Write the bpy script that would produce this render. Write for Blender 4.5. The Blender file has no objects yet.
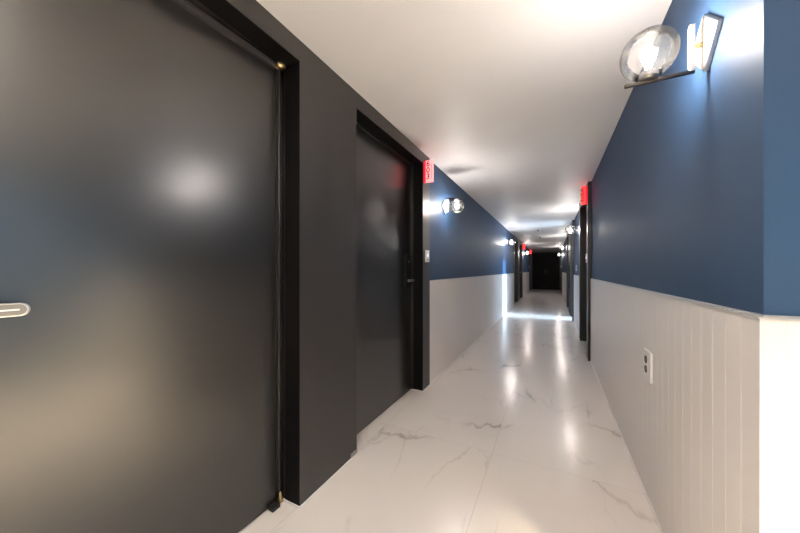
import bpy, bmesh, math, random
from mathutils import Vector, Matrix
PI = math.pi
S = bpy.context.scene
COL = S.collection
random.seed(4)

# ------------------------------------------------------------------ materials
def new_mat(name):
    m = bpy.data.materials.new(name); m.use_nodes = True
    nt = m.node_tree; b = nt.nodes['Principled BSDF']
    return m, nt, b

def setb(b, **k):
    names = dict(color='Base Color', rough='Roughness', metal='Metallic', spec='Specular IOR Level',
                 coat='Coat Weight', coatr='Coat Roughness', ec='Emission Color', es='Emission Strength', ior='IOR')
    for q, v in k.items():
        if q in ('color', 'ec') and len(v) == 3: v = (*v, 1)
        b.inputs[names[q]].default_value = v

def simple(name, color, rough=.5, bump=0, bscale=60, vary=0, **k):
    """paint-like material: a slight noise in colour, roughness and bump"""
    m, nt, b = new_mat(name); setb(b, color=color, rough=rough, **k)
    L = nt.links.new
    tc = nt.nodes.new('ShaderNodeTexCoord')
    n = nt.nodes.new('ShaderNodeTexNoise'); n.inputs['Scale'].default_value = bscale; n.inputs['Detail'].default_value = 4
    L(tc.outputs['Object'], n.inputs['Vector'])
    if bump:
        bp = nt.nodes.new('ShaderNodeBump'); bp.inputs['Strength'].default_value = bump; bp.inputs['Distance'].default_value = .002
        L(n.outputs['Fac'], bp.inputs['Height']); L(bp.outputs['Normal'], b.inputs['Normal'])
    if vary:
        n2 = nt.nodes.new('ShaderNodeTexNoise'); n2.inputs['Scale'].default_value = 3.5; n2.inputs['Detail'].default_value = 5
        L(tc.outputs['Object'], n2.inputs['Vector'])
        mx = nt.nodes.new('ShaderNodeMix'); mx.data_type = 'RGBA'
        mx.inputs[6].default_value = (*[c * (1 - vary) for c in color], 1)
        mx.inputs[7].default_value = (*[min(1, c * (1 + vary)) for c in color], 1)
        L(n2.outputs['Fac'], mx.inputs[0]); L(mx.outputs[2], b.inputs['Base Color'])
    return m

M = {}
M['blue'] = simple('navy satin wall paint', (.027, .065, .138), .55, bump=.05, bscale=220, vary=.10, spec=.28)
M['white_panel'] = simple('off white wainscot paint', (.78, .745, .72), .42, bump=.04, bscale=150, vary=.03)
M['ceiling'] = simple('white ceiling paint', (.88, .855, .84), .55, bump=.05, bscale=180, vary=.03)
M['black'] = simple('black satin door paint', (.006, .0055, .0055), .29, bump=.004, bscale=300, ior=1.85)
M['black_frame'] = simple('black brown frame laminate', (.0085, .007, .0072), .44, bump=.02, bscale=260, vary=.12, ior=1.75)
M['black_matte'] = simple('matte black reveal shade and end leaf', (.004, .0035, .0034), .6, spec=.2)  # painted shade for the near door reveals; also the end door leaves
M['caulk'] = simple('white sealant', (.80, .78, .75), .5)
M['steel'] = simple('brushed steel', (.62, .60, .57), .28, metal=1)
M['dark_steel'] = simple('dark bronze metal', (.09, .082, .078), .30, metal=1)
M['grey_metal'] = simple('satin grey metal', (.42, .40, .38), .38, metal=.9)
M['brass'] = simple('aged brass', (.62, .45, .22), .30, metal=1, vary=.25)
M['lever_grey'] = simple('grey anodised lever face', (.20, .185, .16), .5)
M['gun_metal'] = simple('gun metal', (.035, .032, .032), .35, metal=.6)
M['dark_bright'] = simple('grey channel metal', (.16, .15, .15), .35, metal=.8)
M['rubber'] = simple('black rubber', (.012, .012, .012), .6)
M['plate_white'] = simple('white enamel plate', (.80, .77, .72), .35)
M['plastic_white'] = simple('white plastic', (.82, .81, .79), .3)
M['plastic_dark'] = simple('dark plastic', (.01, .01, .01), .35)
M['rail'] = simple('chair rail aluminium', (.72, .71, .70), .3, metal=.6)
M['ground'] = simple('outside pavement', (.35, .35, .35), .8)

def emitter(name, color, strength, base=(.8, .8, .8)):
    m, nt, b = new_mat(name); setb(b, color=base, ec=color, es=strength, rough=.4)
    return m
M['bulb'] = emitter('lit bulb', (1, .94, .89), 285)
M['downlight'] = emitter('warm downlight', (1, .84, .66), 40)
M['fill_glow'] = emitter('warm fill panel glow', (1, .90, .80), 17)  # glow of the added fill panel above the camera
M['sign_face'] = emitter('lit pink sign face', (1, .20, .21), 1.0, (.8, .3, .3))
M['sign_face_red'] = emitter('lit red sign face', (1, .028, .025), 1.2, (.8, .1, .1))
M['sign_red'] = emitter('lit red sign edge', (1, .015, .05), .35, (.6, .02, .04))
M['sign_ink'] = simple('dark red sign ink', (.02, .001, .002), .6, spec=.1)
def print_mat():
    # broken line of tiny dark strokes, too small to read
    m, nt, b = new_mat('tiny sign print'); L = nt.links.new
    tc = nt.nodes.new('ShaderNodeTexCoord'); n = nt.nodes.new('ShaderNodeTexNoise'); n.inputs['Scale'].default_value = 160
    L(tc.outputs['Object'], n.inputs['Vector'])
    cr = nt.nodes.new('ShaderNodeValToRGB'); cr.color_ramp.elements[0].position = .45; cr.color_ramp.elements[1].position = .55
    cr.color_ramp.elements[0].color = (.06, .006, .01, 1); cr.color_ramp.elements[1].color = (.7, .25, .27, 1)
    L(n.outputs['Fac'], cr.inputs[0]); L(cr.outputs[0], b.inputs['Base Color'])
    return m
M['sign_print'] = print_mat()
M['button_glow'] = emitter('lit button', (.9, .95, 1), .9)

def glass_mat(name, frost, tint):
    m, nt, b = new_mat(name); nt.nodes.remove(b); L = nt.links.new
    out = nt.nodes['Material Output']
    tr = nt.nodes.new('ShaderNodeBsdfTransparent'); tr.inputs[0].default_value = (*tint, 1)
    gl = nt.nodes.new('ShaderNodeBsdfGlossy'); gl.inputs['Roughness'].default_value = .04
    tl = nt.nodes.new('ShaderNodeBsdfTranslucent'); tl.inputs[0].default_value = (.95, .93, .9, 1)
    tc = nt.nodes.new('ShaderNodeTexCoord')
    n = nt.nodes.new('ShaderNodeTexNoise'); n.inputs['Scale'].default_value = 26; n.inputs['Detail'].default_value = 2; n.inputs['Distortion'].default_value = .6
    L(tc.outputs['Object'], n.inputs['Vector'])
    bp = nt.nodes.new('ShaderNodeBump'); bp.inputs['Strength'].default_value = .35; bp.inputs['Distance'].default_value = .01
    L(n.outputs['Fac'], bp.inputs['Height']); L(bp.outputs['Normal'], gl.inputs['Normal'])
    lw = nt.nodes.new('ShaderNodeLayerWeight'); lw.inputs['Blend'].default_value = .25
    L(bp.outputs['Normal'], lw.inputs['Normal'])
    m1 = nt.nodes.new('ShaderNodeMixShader'); m2 = nt.nodes.new('ShaderNodeMixShader')
    if frost:
        mr = nt.nodes.new('ShaderNodeMapRange'); mr.inputs[1].default_value = .35; mr.inputs[2].default_value = .75
        mr.inputs[3].default_value = frost * .35; mr.inputs[4].default_value = frost * 1.6
        L(n.outputs['Fac'], mr.inputs[0]); L(mr.outputs[0], m1.inputs[0])
    else: m1.inputs[0].default_value = 0
    L(tr.outputs[0], m1.inputs[1]); L(tl.outputs[0], m1.inputs[2])
    L(lw.outputs['Fresnel'], m2.inputs[0]); L(m1.outputs[0], m2.inputs[1]); L(gl.outputs[0], m2.inputs[2])
    L(m2.outputs[0], out.inputs['Surface'])
    return m
M['globe'] = glass_mat('clear blown glass', .0045, (.97, .965, .96))
M['pane'] = glass_mat('window glass', 0, (.97, .98, .98))

def marble():
    m, nt, b = new_mat('polished white marble tile'); N = nt.nodes.new; L = nt.links.new
    def mth(op, a, c=None):
        x = N('ShaderNodeMath'); x.operation = op
        for i, v in enumerate((a, c)):
            if v is None: continue
            if hasattr(v, 'links'): L(v, x.inputs[i])
            else: x.inputs[i].default_value = v
        return x.outputs[0]
    tc = N('ShaderNodeTexCoord'); sp = N('ShaderNodeSeparateXYZ'); L(tc.outputs['Object'], sp.inputs[0])
    TW, TL, X0, Y0 = .765, 1.53, -.335, .40
    ux = mth('DIVIDE', mth('SUBTRACT', sp.outputs[0], X0), TW); uy = mth('DIVIDE', mth('SUBTRACT', sp.outputs[1], Y0), TL)
    ix, iy = mth('FLOOR', ux), mth('FLOOR', uy)
    # each tile is cut from another place of the stone
    cx = N('ShaderNodeCombineXYZ')
    L(mth('ADD', sp.outputs[0], mth('MULTIPLY', ix, 3.17)), cx.inputs[0])
    L(mth('ADD', sp.outputs[1], mth('MULTIPLY', iy, 5.31)), cx.inputs[1])
    L(mth('MULTIPLY', mth('ADD', ix, mth('MULTIPLY', iy, 1.7)), 2.3), cx.inputs[2])
    def vein(scale, rot, width, wob, seed, lo, hi):
        """cracks between stretched cells, bent by noise and broken up by a mask"""
        mp = N('ShaderNodeMapping'); mp.inputs['Rotation'].default_value = (0, 0, rot); mp.inputs['Scale'].default_value = (scale, scale * .42, scale)
        mp.inputs['Location'].default_value = (seed, seed * .7, 0)
        L(cx.outputs[0], mp.inputs[0])
        n = N('ShaderNodeTexNoise'); n.inputs['Scale'].default_value = 1.6; n.inputs['Detail'].default_value = 8; n.inputs['Roughness'].default_value = .6
        L(mp.outputs[0], n.inputs['Vector'])
        va = N('ShaderNodeVectorMath'); va.operation = 'MULTIPLY_ADD'; L(n.outputs['Color'], va.inputs[0]); va.inputs[1].default_value = (wob, wob, 0); L(mp.outputs[0], va.inputs[2])
        vo = N('ShaderNodeTexVoronoi'); vo.feature = 'DISTANCE_TO_EDGE'; vo.voronoi_dimensions = '2D'; vo.inputs['Scale'].default_value = 1.0; L(va.outputs[0], vo.inputs['Vector'])
        r = N('ShaderNodeMapRange'); r.inputs[1].default_value = 0; r.inputs[2].default_value = width; r.inputs[3].default_value = 1; r.inputs[4].default_value = 0
        L(vo.outputs['Distance'], r.inputs[0])
        n2 = N('ShaderNodeTexNoise'); n2.inputs['Scale'].default_value = 1.9; n2.inputs['Detail'].default_value = 3
        mp2 = N('ShaderNodeMapping'); mp2.inputs['Location'].default_value = (seed + 4, 3, 1); L(cx.outputs[0], mp2.inputs[0]); L(mp2.outputs[0], n2.inputs['Vector'])
        r2 = N('ShaderNodeMapRange'); r2.inputs[1].default_value = lo; r2.inputs[2].default_value = hi
        L(n2.outputs['Fac'], r2.inputs[0])
        return mth('MULTIPLY', r.outputs[0], r2.outputs[0])
    v = mth('MAXIMUM', vein(1.5, .75, .022, .55, 2.0, .46, .66), mth('MULTIPLY', vein(3.1, 1.05, .028, .7, 7.3, .50, .70), .6))
    soft = vein(1.5, .75, .16, .55, 2.0, .46, .66)
    fac = mth('MINIMUM', mth('ADD', mth('MULTIPLY', v, .55), mth('MULTIPLY', soft, .10)), 1)
    mx = N('ShaderNodeMix'); mx.data_type = 'RGBA'; L(fac, mx.inputs[0])
    mx.inputs[6].default_value = (.80, .745, .705, 1); mx.inputs[7].default_value = (.20, .175, .16, 1)
    # thin grout joints
    fx = mth('ABSOLUTE', mth('SUBTRACT', mth('FRACT', mth('ADD', ux, .5)), .5)); fy = mth('ABSOLUTE', mth('SUBTRACT', mth('FRACT', mth('ADD', uy, .5)), .5))
    g = mth('MAXIMUM', mth('LESS_THAN', fx, .0015 / TW), mth('LESS_THAN', fy, .0012 / TL))
    mx2 = N('ShaderNodeMix'); mx2.data_type = 'RGBA'; L(mth('MULTIPLY', g, .65), mx2.inputs[0]); L(mx.outputs[2], mx2.inputs[6]); mx2.inputs[7].default_value = (.42, .38, .35, 1)
    L(mx2.outputs[2], b.inputs['Base Color'])
    setb(b, rough=.2, spec=.5)
    L(mth('ADD', .22, mth('MULTIPLY', g, .4)), b.inputs['Roughness'])
    n = N('ShaderNodeTexNoise'); n.inputs['Scale'].default_value = 5; L(tc.outputs['Object'], n.inputs['Vector'])
    bp = N('ShaderNodeBump'); bp.inputs['Strength'].default_value = .03; bp.inputs['Distance'].default_value = .01; L(n.outputs['Fac'], bp.inputs['Height']); L(bp.outputs['Normal'], b.inputs['Normal'])
    return m
M['marble'] = marble()

# ------------------------------------------------------------------ mesh helpers
def box(bm, x0, x1, y0, y1, z0, z1):
    vs = [bm.verts.new(p) for p in ((x0, y0, z0), (x1, y0, z0), (x1, y1, z0), (x0, y1, z0), (x0, y0, z1), (x1, y0, z1), (x1, y1, z1), (x0, y1, z1))]
    for f in ((0, 3, 2, 1), (4, 5, 6, 7), (0, 1, 5, 4), (1, 2, 6, 5), (2, 3, 7, 6), (3, 0, 4, 7)):
        bm.faces.new([vs[i] for i in f])
    return vs

def boxes(*bs):
    bm = bmesh.new()
    for b in bs: box(bm, *b)
    return bm

def prism(pts, z0, z1):
    """vertical prism over a polygon given in x, y"""
    bm = bmesh.new()
    lo = [bm.verts.new((x, y, z0)) for x, y in pts]; hi = [bm.verts.new((x, y, z1)) for x, y in pts]
    n = len(pts)
    for i in range(n):
        bm.faces.new((lo[i], lo[(i + 1) % n], hi[(i + 1) % n], hi[i]))
    bm.faces.new(lo[::-1]); bm.faces.new(hi)
    bmesh.ops.recalc_face_normals(bm, faces=bm.faces)
    return bm

def lathe(profile, seg=32, closed=False):
    """profile of (r, z) turned about the z axis"""
    bm = bmesh.new(); rings = []
    for r, z in profile:
        if r < 1e-6: rings.append([bm.verts.new((0, 0, z))])
        else: rings.append([bm.verts.new((r * math.cos(2 * PI * i / seg), r * math.sin(2 * PI * i / seg), z)) for i in range(seg)])
    pairs = list(zip(rings, rings[1:])) + ([(rings[-1], rings[0])] if closed else [])
    for a, b in pairs:
        for i in range(seg):
            j = (i + 1) % seg
            if len(a) == 1 and len(b) == 1: continue
            if len(a) == 1: bm.faces.new((a[0], b[j], b[i]))
            elif len(b) == 1: bm.faces.new((a[i], a[j], b[0]))
            else: bm.faces.new((a[i], a[j], b[j], b[i]))
    bmesh.ops.recalc_face_normals(bm, faces=bm.faces)
    return bm

def xf(bm, mat):
    bmesh.ops.transform(bm, matrix=mat, verts=bm.verts); return bm
def T(x, y, z): return Matrix.Translation((x, y, z))
def R(a, ax): return Matrix.Rotation(a, 4, ax)

def obj(name, bm, mat, parent=None, bevel=0, smooth=False, seg=2):
    if bevel:
        bmesh.ops.bevel(bm, geom=[e for e in bm.edges if len(e.link_faces) == 2 and e.calc_face_angle(0) > .5], offset=bevel, segments=seg, profile=.6, affect='EDGES')
    me = bpy.data.meshes.new(name); bm.to_mesh(me); bm.free()
    me.materials.append(M[mat] if isinstance(mat, str) else mat)
    if smooth:
        for p in me.polygons: p.use_smooth = True
    o = bpy.data.objects.new(name, me); COL.objects.link(o)
    if parent: o.parent = parent
    return o

def tag(o, label=None, cat=None, group=None, kind=None):
    if label: o['label'] = label
    if cat: o['category'] = cat
    if group: o['group'] = group
    if kind: o['kind'] = kind
    return o
def thing(name, label, cat, loc, rot=(0, 0, 0), group=None, kind=None):
    o = bpy.data.objects.new(name, None); COL.objects.link(o)
    o.location = loc; o.rotation_euler = rot; o.empty_display_size = .1
    return tag(o, label, cat, group, kind)
def struct(name, bm, mat, label, cat, bevel=0):
    return tag(obj(name, bm, mat, bevel=bevel), label, cat, kind='structure')
def dup(root, loc, rot, label=None):
    def cp(o, par):
        c = o.copy(); COL.objects.link(c); c.parent = par
        for ch in [q for q in list(o.children)]: cp(ch, c)
        return c
    r = cp(root, None); r.location = loc; r.rotation_euler = rot
    if label: r['label'] = label
    return r

# ------------------------------------------------------------------ dimensions (metres; the corridor runs along +y)
XL, XPL = -1.10, -1.088          # left blue wall, left black cladding
XR, XPR = .442, .402             # right blue wall, right door surrounds
XDL, XDR = -1.205, .535          # faces of the recessed doors
H, RAIL = 2.263, 1.036
YB, YC, YE = -2.2, 1.01, 19.4    # back of the foyer, corridor corner, corridor end
XF = 1.9
OUT = .26                        # wall thickness
DT = 2.163                       # top of the door openings

# ------------------------------------------------------------------ setting
struct('floor', boxes((XL - OUT - .03, XF + .2, YB - .2, YE + .3, -.12, 0)), 'marble', 'polished white marble tile floor with grey veins running down the corridor', 'floor')
struct('ceiling', boxes((XL - OUT - .03, XF + .2, YB - .2, YE + .3, H, H + .12)), 'ceiling', 'plain white painted ceiling over the corridor', 'ceiling')

LP = [(-.18, 0.0, 1.063, 1.533, 2.606, 2.781), (10.2, 10.37, 11.40, 12.1, 13.17, 13.36)]      # pairs of doors on the left
LS = (17.35, 17.52, 18.55, 18.72)
RS = [(4.42, 4.58, 5.63, 5.80), (16.4, 16.56, 17.6, 17.76)]
RW = (7.67, 7.73, 8.42, 9.39, 10.46, 10.64)                                                   # window, then a door

struct('wall_left', boxes(*[(XL - OUT, XL, a, b, 0, H) for a, b in ((YB, -.18), (2.781, 10.2), (13.36, 17.35), (18.72, YE))] + [(XL - OUT - .03, XL - OUT, YB, YE, 0, H)]), 'blue',
       'navy blue left wall of the corridor above the white panelling', 'wall')
struct('wall_right', boxes(*[(XR, XR + OUT, a, b, 0, H) for a, b in ((YC, 4.42), (5.80, 7.67), (10.64, 16.4), (17.76, YE))] + [(XR + OUT, XR + OUT + .03, YC + .2, 7.67, 0, H), (XR + OUT, XR + OUT + .03, 8.6, YE, 0, H)]), 'blue',
       'navy blue right wall of the corridor carrying the nearest glass globe lamp', 'wall')
struct('wall_foyer', boxes((XR + OUT, XF + .2, YC, YC + .2, 0, H)), 'blue', 'blue return wall turning right at the corridor corner', 'wall')
struct('wall_side', boxes((XF, XF + .2, YB, YC, 0, H)), 'blue', 'blue far right wall of the foyer beside the camera', 'wall')
struct('wall_back', boxes((XL - OUT, XF + .2, YB - .2, YB, 0, H)), 'blue', 'blue wall behind the camera', 'wall')
struct('wall_end', boxes((XL - OUT, XR + OUT, YE, YE + .2, 0, H)), 'black_frame', 'black wall closing the far end of the corridor', 'wall')

# black door surrounds: piers, casings and headers as one built-in lining each
def surround_left(a):
    bs = []; sol = []
    if len(a) == 6: sol = [(a[0], a[1]), (a[2], a[3]), (a[4], a[5])]; op = [(a[1], a[2]), (a[3], a[4])]
    else: sol = [(a[0], a[1]), (a[2], a[3])]; op = [(a[1], a[2])]
    for y0, y1 in sol: bs.append((XL - OUT, XPL, y0, y1, 0, H))
    for y0, y1 in op: bs.append((XL - OUT, XPL, y0, y1, DT, H))
    return bs, op
def surround_right(sol, op):
    return [(XPR, XR + OUT, y0, y1, 0, H) for y0, y1 in sol] + [(XPR, XR + OUT, y0, y1, DT, H) for y0, y1 in op]

n_trim = 0
def trim(bm, mat, label, cat='trim', bevel=0):
    global n_trim; n_trim += 1
    return struct('trim_%d' % n_trim, bm, mat, label, cat, bevel)
t1 = trim(boxes(*surround_left(LP[0])[0]), 'black_frame', 'black panelled surround around the two nearest doors on the left', 'door surround')
for y0, y1 in ((0.0, 1.063), (1.533, 2.606)):  # thin black sheets added to put shade into the door reveals
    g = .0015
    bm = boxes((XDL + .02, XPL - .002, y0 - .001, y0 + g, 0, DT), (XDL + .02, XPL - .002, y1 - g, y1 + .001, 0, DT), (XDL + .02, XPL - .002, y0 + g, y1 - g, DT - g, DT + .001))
    obj('reveal_shade', bm, 'black_matte', t1)
obj('corner_guard', boxes((XPL - .002, XPL + .004, 1.470, 1.534, .008, .034)), 'grey_metal', t1, bevel=.001)
trim(boxes(*surround_left(LP[1])[0]), 'black_frame', 'black surround of the far pair of doors on the left wall', 'door surround')
trim(boxes(*surround_left(LS)[0]), 'black_frame', 'black door surround next to the corridor end on the left', 'door surround')
trim(boxes(*surround_right([RS[0][:2], RS[0][2:]], [RS[0][1:3]])), 'black_frame', 'black door surround standing proud of the right wall under the red sign', 'door surround')
trim(boxes(*surround_right([(RW[0], RW[1]), (RW[2], RW[3]), (RW[4], RW[5])], [(RW[1], RW[2]), (RW[3], RW[4])])), 'black_frame',
     'second black door surround on the right, behind the first one', 'door surround')
trim(boxes(*surround_right([RS[1][:2], RS[1][2:]], [RS[1][1:3]])), 'black_frame', 'black door surround next to the corridor end on the right', 'door surround')

# ---- white grooved panelling
def groove_profile(a0, a1, face, back, pitch, s, first=None):
    """polyline along a wall: a flat board with narrow V grooves; s is the direction out of the wall"""
    pts = [(a0, face)]; a = a0 + (first or pitch)
    while a < a1 - .03:
        pts += [(a - .002, face), (a, face - s * .0008), (a + .002, face)]; a += pitch
    return pts + [(a1, face), (a1, back), (a0, back)]
PT = .011
def panel_y(y0, y1, wall, s, label):
    p = groove_profile(y0, y1, wall + s * PT, wall, .0765, s)
    return trim(prism([(x, y) for y, x in p], .008, RAIL), 'white_panel', label, 'wainscot')
panel_y(YC - PT, 4.42, XR, -1, 'white grooved panelling on the near right wall with the power outlet')
panel_y(5.80, 7.67, XR, -1, 'short white panelling between the two right door surrounds')
panel_y(10.64, 16.4, XR, -1, 'white panelling on the far right wall past the doors')
panel_y(2.781, 10.2, XL, 1, 'white panelling on the left wall under the nearest left lamp')
panel_y(13.36, 17.35, XL, 1, 'white panelling on the left near the corridor end')
panel_y(YB, -.18, XL, 1, 'white panelling on the left wall behind the camera')
p = groove_profile(XR, XF, YC - PT, YC, .305, -1, first=.032)
trim(prism(p, .008, RAIL), 'white_panel', 'bright cream panelling on the return wall at the right edge', 'wainscot')

# ---- chair rails: a thin metal strip on top of the panelling
def rail_y(y0, y1, wall, s, label):
    x0, x1 = sorted((wall, wall + s * (PT + .004)))
    bm = boxes((x0, x1, y0, y1, RAIL, RAIL + .0045))
    x0, x1 = sorted((wall, wall + s * (PT - .004)))
    box(bm, x0, x1, y0, y1, RAIL + .0045, RAIL + .009)
    return trim(bm, 'rail', label, 'chair rail')
rail_y(YC - PT - .004, 4.42, XR, -1, 'thin pale rail above the near right panelling')
rail_y(5.80, 7.67, XR, -1, 'thin pale rail between the right door surrounds')
rail_y(10.64, 16.4, XR, -1, 'thin pale rail on the far right wall')
rail_y(2.781, 10.2, XL, 1, 'thin pale rail on the left wall under the nearest left lamp')
rail_y(13.36, 17.35, XL, 1, 'thin pale rail on the left near the corridor end')
bm = boxes((XR, XF, YC - PT - .004, YC, RAIL, RAIL + .0045)); box(bm, XR, XF, YC - PT + .004, YC, RAIL + .0045, RAIL + .009)
trim(bm, 'rail', 'thin pale rail on the return wall at the right edge', 'chair rail')

# ---- white sealant line along the foot of the walls
c = .007
bs = [(XPL, XPL + c, *q, 0, .006) for q in ((-.18, 0), (1.063, 1.533), (2.606, 2.781), (10.2, 10.37), (11.4, 12.1), (13.17, 13.36), (17.35, 17.52), (18.55, 18.72))]
bs += [(XL, XL + PT + c, *q, 0, .008) for q in ((2.781, 10.2), (13.36, 17.35), (YB, -.18))]
bs += [(XDL - .002, XPL, y - (c if s < 0 else 0), y + (c if s > 0 else 0), 0, .006) for y, s in ((1.063, -1), (1.533, 1), (2.606, -1))]
struct('baseboard_left', boxes(*bs), 'caulk', 'thin white sealant line along the foot of the left wall', 'baseboard')
bs = [(XPR - c, XPR, *q, 0, .006) for q in ((4.42, 4.58), (5.63, 5.8), (8.42, 9.39), (10.46, 10.64), (16.4, 16.56), (17.6, 17.76))]
bs += [(XR - PT - c, XR, *q, 0, .008) for q in ((YC - PT, 4.42), (5.8, 7.67), (10.64, 16.4))]
struct('baseboard_right', boxes(*bs), 'caulk', 'thin white sealant line along the foot of the right wall', 'baseboard')

# ------------------------------------------------------------------ doors
def leaf_bm(y0, y1, s, face, gap=.004):
    x0, x1 = sorted((face, face - s * .045))
    return boxes((x0, x1, y0 + gap, y1 - gap, .008, DT - gap))
def lever_bm(L=.135, w=.034, t=.012):
    """flat pill shaped lever lying in the y-z plane, pointing to +y"""
    bm = bmesh.new(); r = w / 2; pts = []
    for i in range(13): a = -PI / 2 + PI * i / 12; pts.append((L - r + r * math.cos(a), r * math.sin(a)))
    for i in range(13): a = PI / 2 + PI * i / 12; pts.append((r * math.cos(a), r * math.sin(a)))
    A = [bm.verts.new((-t / 2, y, z)) for y, z in pts]; B = [bm.verts.new((t / 2, y, z)) for y, z in pts]
    n = len(pts)
    for i in range(n): bm.faces.new((A[i], A[(i + 1) % n], B[(i + 1) % n], B[i]))
    bm.faces.new(A[::-1]); bm.faces.new(B)
    bmesh.ops.recalc_face_normals(bm, faces=bm.faces)
    return bm

# nearest left door, hinged at its far edge on pivots
d1 = struct('door_1', leaf_bm(0, 1.063, 1, XDL), 'black', 'large satin black door nearest the camera with a pill shaped steel lever', 'door', bevel=.002)
hy = .111
lev = obj('lever_handle', xf(lever_bm(.142), T(XDL + .045, hy, 1.050)), 'steel', d1, bevel=.0035, smooth=False)
obj('lever_face', xf(lever_bm(.1355, .0275, .003), T(XDL + .0505, hy, 1.050)), 'lever_grey', lev)
obj('lever_inlay', xf(lever_bm(.112, .004, .002), T(XDL + .0520, hy + .012, 1.050)), 'plastic_white', lev)
obj('lever_neck', xf(lathe([(0, 0), (.010, 0), (.010, .041), (0, .041)], 20), T(XDL, hy, 1.050) @ R(PI / 2, 'Y')), 'dark_steel', lev, smooth=False)
obj('handle_rose', boxes((XDL, XDL + .010, hy - .034, hy + .030, .965, 1.17)), 'plastic_dark', d1, bevel=.003)
# metal channel along the top of the leaf and a round rod along its hinge edge
bm = boxes((XDL, XDL + .016, .004, 1.028, 2.128, 2.134), (XDL, XDL + .010, .004, 1.028, 2.134, 2.148), (XDL, XDL + .016, .004, 1.028, 2.148, 2.154))
obj('top_channel', bm, 'dark_bright', d1, bevel=.001)
bm = xf(lathe([(0, .055), (.0055, .055), (.0055, 2.135), (0, 2.135)], 14), T(XDL + .012, 1.032, 0))
box(bm, XDL, XDL + .006, 1.018, 1.046, .06, 2.13)
obj('hinge_rod', bm, 'gun_metal', d1)
cap = [(0, -.019), (.012, -.016), (.019, -.006), (.020, .004), (.014, .015), (.006, .019), (0, .019)]
obj('top_pivot', xf(lathe(cap, 24), T(XDL + .020, 1.036, 2.150) @ Matrix.Diagonal((1, 1.35, .9, 1))), 'brass', d1, smooth=True)
bm = xf(lathe([(0, 0), (.013, 0), (.013, .018), (.008, .026), (.009, .04), (.004, .05), (0, .052)], 20), T(XDL + .016, 1.036, .012))
obj('bottom_pivot', bm, 'brass', d1, smooth=True)
bm = boxes((XDL, XDL + .034, .980, 1.022, .003, .020))
obj('floor_guard', bm, 'rubber', d1, bevel=.006)

HX, HY = XDL - .02, 1.045
for o in [d1] + list(d1.children_recursive): o.data.transform(T(-HX, -HY, 0))
d1.location = (HX, HY, 0); d1.rotation_euler = (0, 0, math.radians(-3.0))

d2 = struct('door_2', leaf_bm(1.533, 2.606, 1, XDL), 'black', 'second black door on the left below the pink 603 sign', 'door', bevel=.002)
obj('lock_plate', boxes((XDL, XDL + .014, 2.452, 2.560, .985, 1.285)), 'plastic_dark', d2, bevel=.005)
lk = obj('lever_handle', xf(lever_bm(.115, .024, .014), T(XDL + .050, 2.535, 1.052) @ R(PI, 'X')), 'steel', d2, bevel=.003)
obj('lever_neck', xf(lathe([(0, 0), (.009, 0), (.009, .045), (0, .045)], 20), T(XDL + .012, 2.535, 1.052) @ R(PI / 2, 'Y')), 'steel', lk)
obj('keyhole_cover', xf(lathe([(0, 0), (.010, 0), (.010, .004), (0, .004)], 20), T(XDL + .014, 2.506, 1.225) @ R(PI / 2, 'Y')), 'brass', d2)
# rebated stop strip round the opening
bm = boxes((XDL + .001, XDL + .018, 1.534, 1.548, 0.01, DT - .001), (XDL + .001, XDL + .018, 2.591, 2.605, .01, DT - .001), (XDL + .001, XDL + .018, 1.548, 2.591, DT - .016, DT - .001))
obj('door_stop', bm, 'black_frame', d2)

n_door = 2
def plain_door(y0, y1, s, face, label):
    global n_door; n_door += 1
    d = struct('door_%d' % n_door, leaf_bm(y0, y1, s, face), 'black', label, 'door', bevel=.002)
    return d
def add_lever(d, x, y, s, dirn):
    rot = R(0, 'Z') if dirn > 0 else R(PI, 'X')
    l = obj('lever_handle', xf(lever_bm(.12, .026, .014), T(x + s * .05, y, 1.05) @ rot), 'steel', d, bevel=.003)
    obj('lever_neck', xf(lathe([(0, 0), (.009, 0), (.009, .05), (0, .05)], 16), T(x if s > 0 else x - .05, y, 1.05) @ R(PI / 2, 'Y')), 'steel', l)
    x0, x1 = sorted((x, x + s * .012))
    obj('lock_plate', boxes((x0, x1, y - .03, y + .03, .97, 1.27)), 'plastic_dark', d, bevel=.004)
d = plain_door(10.37, 11.40, 1, XDL, 'nearer black door of the far left pair'); add_lever(d, XDL, 10.47, 1, 1)
d = plain_door(12.1, 13.17, 1, XDL, 'farther black door of the far left pair'); add_lever(d, XDL, 13.06, 1, -1)
d = plain_door(17.52, 18.55, 1, XDL, 'last black door on the left before the corridor end'); add_lever(d, XDL, 17.62, 1, 1)
d = plain_door(RS[0][1], RS[0][2], -1, XDR, 'black door on the right under the red sign'); add_lever(d, XDR, 4.69, -1, 1)
d = plain_door(RW[3], RW[4], -1, XDR, 'black door in the second right surround'); add_lever(d, XDR, 10.35, -1, -1)
d = plain_door(RS[1][1], RS[1][2], -1, XDR, 'last black door on the right before the corridor end'); add_lever(d, XDR, 16.67, -1, 1)
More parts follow.
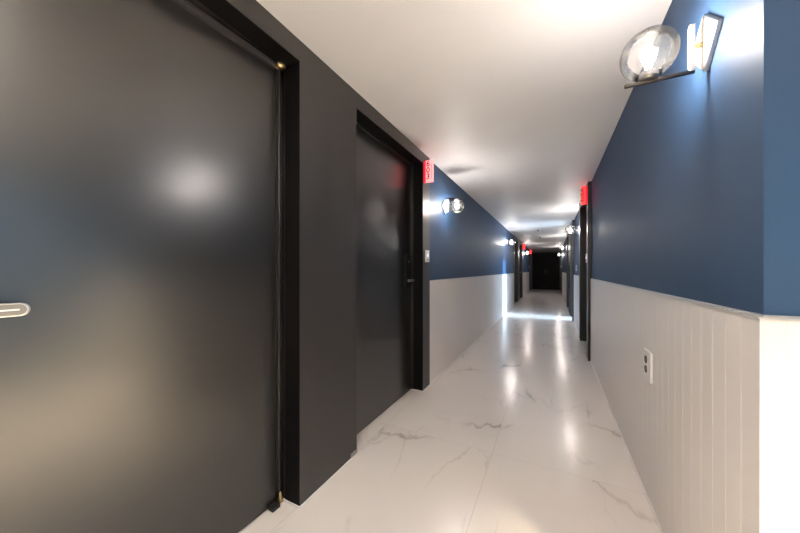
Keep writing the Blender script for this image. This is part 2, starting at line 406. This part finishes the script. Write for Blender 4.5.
# end doors: two leaves in a frame
XM = (XL + XR) / 2
n_door += 1
de = thing('door_%d' % n_door, 'black double door closing the far end of the corridor', 'door', (XM, YE, 0), kind='structure')
def eb(*b): return boxes(*[(x0 - XM, x1 - XM, y0 - YE, y1 - YE, z0, z1) for x0, x1, y0, y1, z0, z1 in b])
obj('door_frame', eb((XL, XL + .05, YE - .05, YE, 0, 2.22), (XR - .05, XR, YE - .05, YE, 0, 2.22), (XL + .05, XR - .05, YE - .05, YE, 2.17, 2.22)), 'black_frame', de, bevel=.003)
for x0, x1 in ((XL + .054, XM - .002), (XM + .002, XR - .054)):
    lf = obj('door_leaf', eb((x0, x1, YE - .04, YE - .002, .008, 2.166)), 'black_matte', de, bevel=.002)
    hx = (XM - .07 if x1 < XM else XM + .07) - XM
    hb = xf(lathe([(0, 0), (.011, 0), (.011, .34), (0, .34)], 16), T(hx, -.085, .88)); 
    for z in (.92, 1.18): box(hb, hx - .006, hx + .006, -.085, -.04, z - .006, z + .006)
    obj('pull_bar', hb, 'dark_steel', lf)

# ------------------------------------------------------------------ tall window in the second right surround
w = thing('window_1', 'tall narrow side window throwing a strip of daylight across the floor', 'window', (XR + .16, (RW[1] + RW[2]) / 2, 0), kind='structure')
hw = (RW[2] - RW[1]) / 2 - .001
fr = obj('window_frame', boxes((0, .04, -hw, -hw + .03, .003, DT - .001), (0, .04, hw - .03, hw, .003, DT - .001), (0, .04, -hw + .03, hw - .03, DT - .031, DT - .001), (0, .04, -hw + .03, hw - .03, .003, .02)), 'black_frame', w, bevel=.003)
obj('pane', boxes((.018, .024, -hw + .03, hw - .03, .02, DT - .031)), 'pane', w)

# ------------------------------------------------------------------ wall lamps (local frame: wall at x = 0, lamp reaching to -x)
LAMPS = 'glass globe wall lamps'
sc = thing('wall_sconce', 'nearest and largest glass globe lamp, high on the right wall', 'wall lamp', (XR, 1.285, 1.873), group=LAMPS)
a = .066
bm = xf(boxes((-.013, .001, -a, a, -a, a)), R(math.radians(43), 'X'))
pl = obj('wall_plate', bm, 'grey_metal', sc, bevel=.002)
obj('plate_face', xf(boxes((-.0145, -.012, -a + .006, a - .006, -a + .006, a - .006)), R(math.radians(43), 'X')), 'plate_white', pl)
bm = boxes((-.046, -.035, -.011, .011, -.082, .064))
obj('upright_bar', bm, 'plate_white', sc, bevel=.0015)
obj('connector', boxes((-.036, -.013, -.006, .006, -.010, .002)), 'brass', sc)
obj('arm', boxes((-.216, -.034, -.005, .005, -.088, -.078)), 'dark_steel', sc, bevel=.001)
gx, gz = -.150, .008; R0 = .080
bm = xf(lathe([(0, -.078), (.020, -.078), (.028, -.072), (.025, -.052), (.016, -.047), (0, -.047)], 28), T(gx, 0, 0))
obj('socket_cap', bm, 'grey_metal', sc, smooth=False)
prof = []
N = 28; a0 = math.acos(.88)
for i in range(N + 1):
    t = PI - a0 - (PI - a0) * i / N
    prof.append((max(0, R0 * math.sin(t)) if i < N else 0, gz + R0 * math.cos(t)))
inn = [(max(0, (R0 - .0025) * r / R0), gz + (z - gz) * (R0 - .0025) / R0) for r, z in reversed(prof)]
# outer skin, then the inner one: a blown glass wall 2.5 mm thick, open at the cap
obj('glass_globe', xf(lathe(prof + inn[0:], 40), T(gx, 0, 0)), 'globe', sc, smooth=True)
bm = xf(lathe([(0, -.045), (.008, -.045), (.009, -.026), (.017, -.012), (.020, .004), (.017, .018), (.009, .027), (0, .030)], 24), T(gx, 0, 0))
obj('bulb', bm, 'bulb', sc, smooth=True)
UP, DOWN = (0, 0, 0), (0, PI, 0)
dup(sc, (XL, 3.26, 1.872), DOWN, 'hanging globe lamp on the left wall just past the pink 603 sign')
dup(sc, (XL, 8.30, 1.872), DOWN, 'second globe lamp on the left wall, just before the far pair of doors')
dup(sc, (XL, 13.85, 1.872), DOWN, 'globe lamp on the left wall beyond the far pair of doors')
dup(sc, (XR, 6.20, 1.870), UP, 'second globe lamp along the right wall, behind the red sign')
dup(sc, (XR, 10.95, 1.870), UP, 'third globe lamp along the right wall, past the second door surround')
dup(sc, (XR, 15.9, 1.870), UP, 'smallest globe lamp on the right wall, nearest the corridor end')

# ------------------------------------------------------------------ room signs (face towards the camera, -y)
def text_mesh(body, size, align='CENTER', spacing=.95, depth=.0006):
    cu = bpy.data.curves.new('txt', 'FONT'); cu.body = body; cu.size = size; cu.align_x = align; cu.align_y = 'CENTER'
    cu.space_line = spacing; cu.extrude = depth; cu.offset = size * .02; cu.resolution_u = 3
    o = bpy.data.objects.new('txt', cu); COL.objects.link(o)
    bpy.context.view_layer.update()
    dg = bpy.context.evaluated_depsgraph_get(); me = bpy.data.meshes.new_from_object(o.evaluated_get(dg))
    bm = bmesh.new(); bm.from_mesh(me)
    bpy.data.objects.remove(o); bpy.data.meshes.remove(me)
    return bm
def room_sign(loc, s, label, face, digits=None, w=.098, h=.21, marks=True, t=.026):
    """s: +1 the sign reaches out to +x from its wall, -1 to -x"""
    g = thing('room_sign', label, 'sign', loc, group='lit room number signs')
    x0, x1 = sorted((0, s * .022)); obj('bracket', boxes((x0, x1, -t / 2, t / 2, -h / 2, h / 2)), 'sign_red', g, bevel=.001)
    x0, x1 = sorted((s * .022, s * w)); b = obj('sign_box', boxes((x0, x1, -t / 2, t / 2, -h / 2, h / 2)), face, g, bevel=.002)
    xc = (x0 + x1) / 2
    if digits:
        bm = text_mesh('\n'.join(digits), .074, spacing=.80)
        xf(bm, T(xc - .012, -t / 2 - .0006, .008) @ R(PI / 2, 'X')); obj('digits', bm, 'sign_ink', b)
        bm = bmesh.new()
        box(bm, xc + .022, xc + .026, -t / 2 - .0008, -t / 2 + .0004, -.078, .062)
        obj('small_print', bm, 'sign_print', b)
    return g
room_sign((XPL, 2.635, 2.082), 1, 'pink lit 603 room sign on the left door surround', 'sign_face', '603', w=.092, h=.202)
room_sign((XPR, 4.47, 2.105), -1, 'red lit room sign on the right, on the first right door surround', 'sign_face_red', '602', w=.068, h=.23)
room_sign((XPL, 13.27, 2.10), 1, 'tiny red room sign on the left over the far pair of doors', 'sign_face_red')
room_sign((XPL, 17.43, 2.11), 1, 'tiny red room sign beside the left top corner of the end door', 'sign_face_red')

# ------------------------------------------------------------------ wall plates
def bell(loc, s, label, w=.085, h=.116):
    g = thing('doorbell_plate', label, 'doorbell', loc, group='doorbell plates')
    x0, x1 = sorted((-.001 * s, s * .012)); b = obj('plate', boxes((x0, x1, -w / 2, w / 2, -h / 2, h / 2)), 'plastic_white', g, bevel=.003)
    x0, x1 = sorted((s * .012, s * .016)); obj('button', boxes((x0, x1, -.012, .012, -.004, .020)), 'button_glow', g, bevel=.0015)
    x0, x1 = sorted((s * .012, s * .0135)); obj('card_slot', boxes((x0, x1, -.022, .022, -.036, -.030)), 'plastic_dark', g)
bell((XPL, 2.70, 1.283), 1, 'pale doorbell plate on the surround below the pink 603 sign')
bell((XPR, 4.50, 1.30), -1, 'pale doorbell plate on the right surround below the red sign')
bell((XPL, 17.43, 1.30), 1, 'tiny pale doorbell plate left of the end door')
bell((XPR, 16.48, 1.30), -1, 'tiny pale doorbell plate right of the end door')
g = thing('light_switch', 'white light switch on the blue wall between the right door surrounds', 'light switch', (XR, 7.0, 1.19))
obj('plate', boxes((-.010, -.0005, -.035, .035, -.06, .06)), 'plastic_white', g, bevel=.002)
obj('rocker', boxes((-.014, -.010, -.018, .018, -.035, .035)), 'plastic_white', g, bevel=.0015)

g = thing('power_outlet', 'white double power outlet low on the near right panelling', 'outlet', (XR - PT, 1.885, .674))
obj('plate', boxes((-.009, -.0005, -.058, .058, -.072, .072)), 'plastic_white', g, bevel=.003)
for z in (.024, -.024):
    s_ = obj('socket', xf(lathe([(0, 0), (.0185, 0), (.0185, .002), (.015, .002), (.013, -.004), (0, -.004)], 28), T(-.009, .018, z) @ R(-PI / 2, 'Y')), 'plastic_dark', g)

# ------------------------------------------------------------------ ceiling fittings
SP = 'sprinkler heads on the ceiling'
g = thing('sprinkler_head', 'nearer small sprinkler head on the corridor ceiling', 'sprinkler', (-.34, 8.92, H), group=SP)
obj('escutcheon', lathe([(0, -.0005), (.042, -.0005), (.040, -.008), (.020, -.014), (0, -.014)], 24), 'plastic_white', g)
obj('nozzle', lathe([(0, -.014), (.012, -.014), (.010, -.034), (.016, -.040), (.016, -.046), (0, -.046)], 16), 'dark_steel', g)
obj('deflector', lathe([(0, -.046), (.030, -.052), (.030, -.055), (0, -.055)], 20), 'dark_steel', g)
dup(g, (-.36, 10.95, H), (0, 0, 0), 'farther small sprinkler head on the corridor ceiling')
g = thing('ceiling_downlight', 'warm round downlight in the foyer ceiling behind the camera', 'ceiling light', (1.32, .20, H))
obj('trim_ring', lathe([(.062, -.0005), (.085, -.0005), (.083, -.008), (.064, -.010)], 36, closed=True), 'plastic_white', g)
obj('diffuser', lathe([(0, -.001), (.061, -.001), (.061, -.004), (0, -.004)], 36), 'downlight', g)

g = thing('fill_panel', 'unseen square fill panel added above the camera to brighten the corridor', 'ceiling light', (-.30, -.20, H))  # added fill panel out of view, lifts the ambient light of the corridor
obj('frame', boxes((-.31, -.29, -.31, .31, -.02, -.0005), (.29, .31, -.31, .31, -.02, -.0005), (-.29, .29, -.31, -.29, -.02, -.0005), (-.29, .29, .29, .31, -.02, -.0005)), 'plastic_white', g)
obj('diffuser', boxes((-.29, .29, -.29, .29, -.012, -.001)), 'fill_glow', g)

sl = bpy.data.lights.new('downlight_beam', 'SPOT'); sl.energy = 820; sl.color = (1, .84, .58); sl.spot_size = math.radians(112); sl.spot_blend = .85; sl.shadow_soft_size = .05
slo = bpy.data.objects.new('downlight_beam', sl); COL.objects.link(slo); slo.location = (1.32, .20, H - .03); slo.rotation_euler = (0, math.radians(-13), 0)

# ------------------------------------------------------------------ daylight through the side window
su = bpy.data.lights.new('sun', 'SUN'); su.energy = 6; su.color = (.62, .82, 1); su.angle = math.radians(1.5)
so = bpy.data.objects.new('sun', su); COL.objects.link(so); so.location = (6, 8, 4)
el = math.radians(15)
so.rotation_euler = Vector((-math.cos(el), 0, -math.sin(el))).to_track_quat('-Z', 'Y').to_euler()
wd = bpy.data.worlds.new('sky'); S.world = wd; wd.use_nodes = True
wd.node_tree.nodes['Background'].inputs[0].default_value = (.55, .75, 1, 1); wd.node_tree.nodes['Background'].inputs[1].default_value = 5

# ------------------------------------------------------------------ camera
f_px, yaw, hor = 297.6, .4724, 269.9
cam = bpy.data.cameras.new('camera'); co = bpy.data.objects.new('camera', cam); COL.objects.link(co)
cam.sensor_width = 36; cam.sensor_fit = 'HORIZONTAL'; cam.lens = f_px * 36 / 800
cam.shift_y = (hor - 266.5) / 800
cam.clip_start = .02
co.location = (0, 0, 1.15); co.rotation_euler = (PI / 2, 0, yaw)
S.camera = co
S.view_settings.view_transform = 'Standard'; S.view_settings.look = 'None'
S.view_settings.exposure = 1.2; S.view_settings.gamma = 1; S.view_settings.use_curve_mapping = False
S.cycles.max_bounces = 10; S.cycles.diffuse_bounces = 6; S.cycles.glossy_bounces = 5; S.cycles.transparent_max_bounces = 24
S.cycles.sample_clamp_indirect = 6
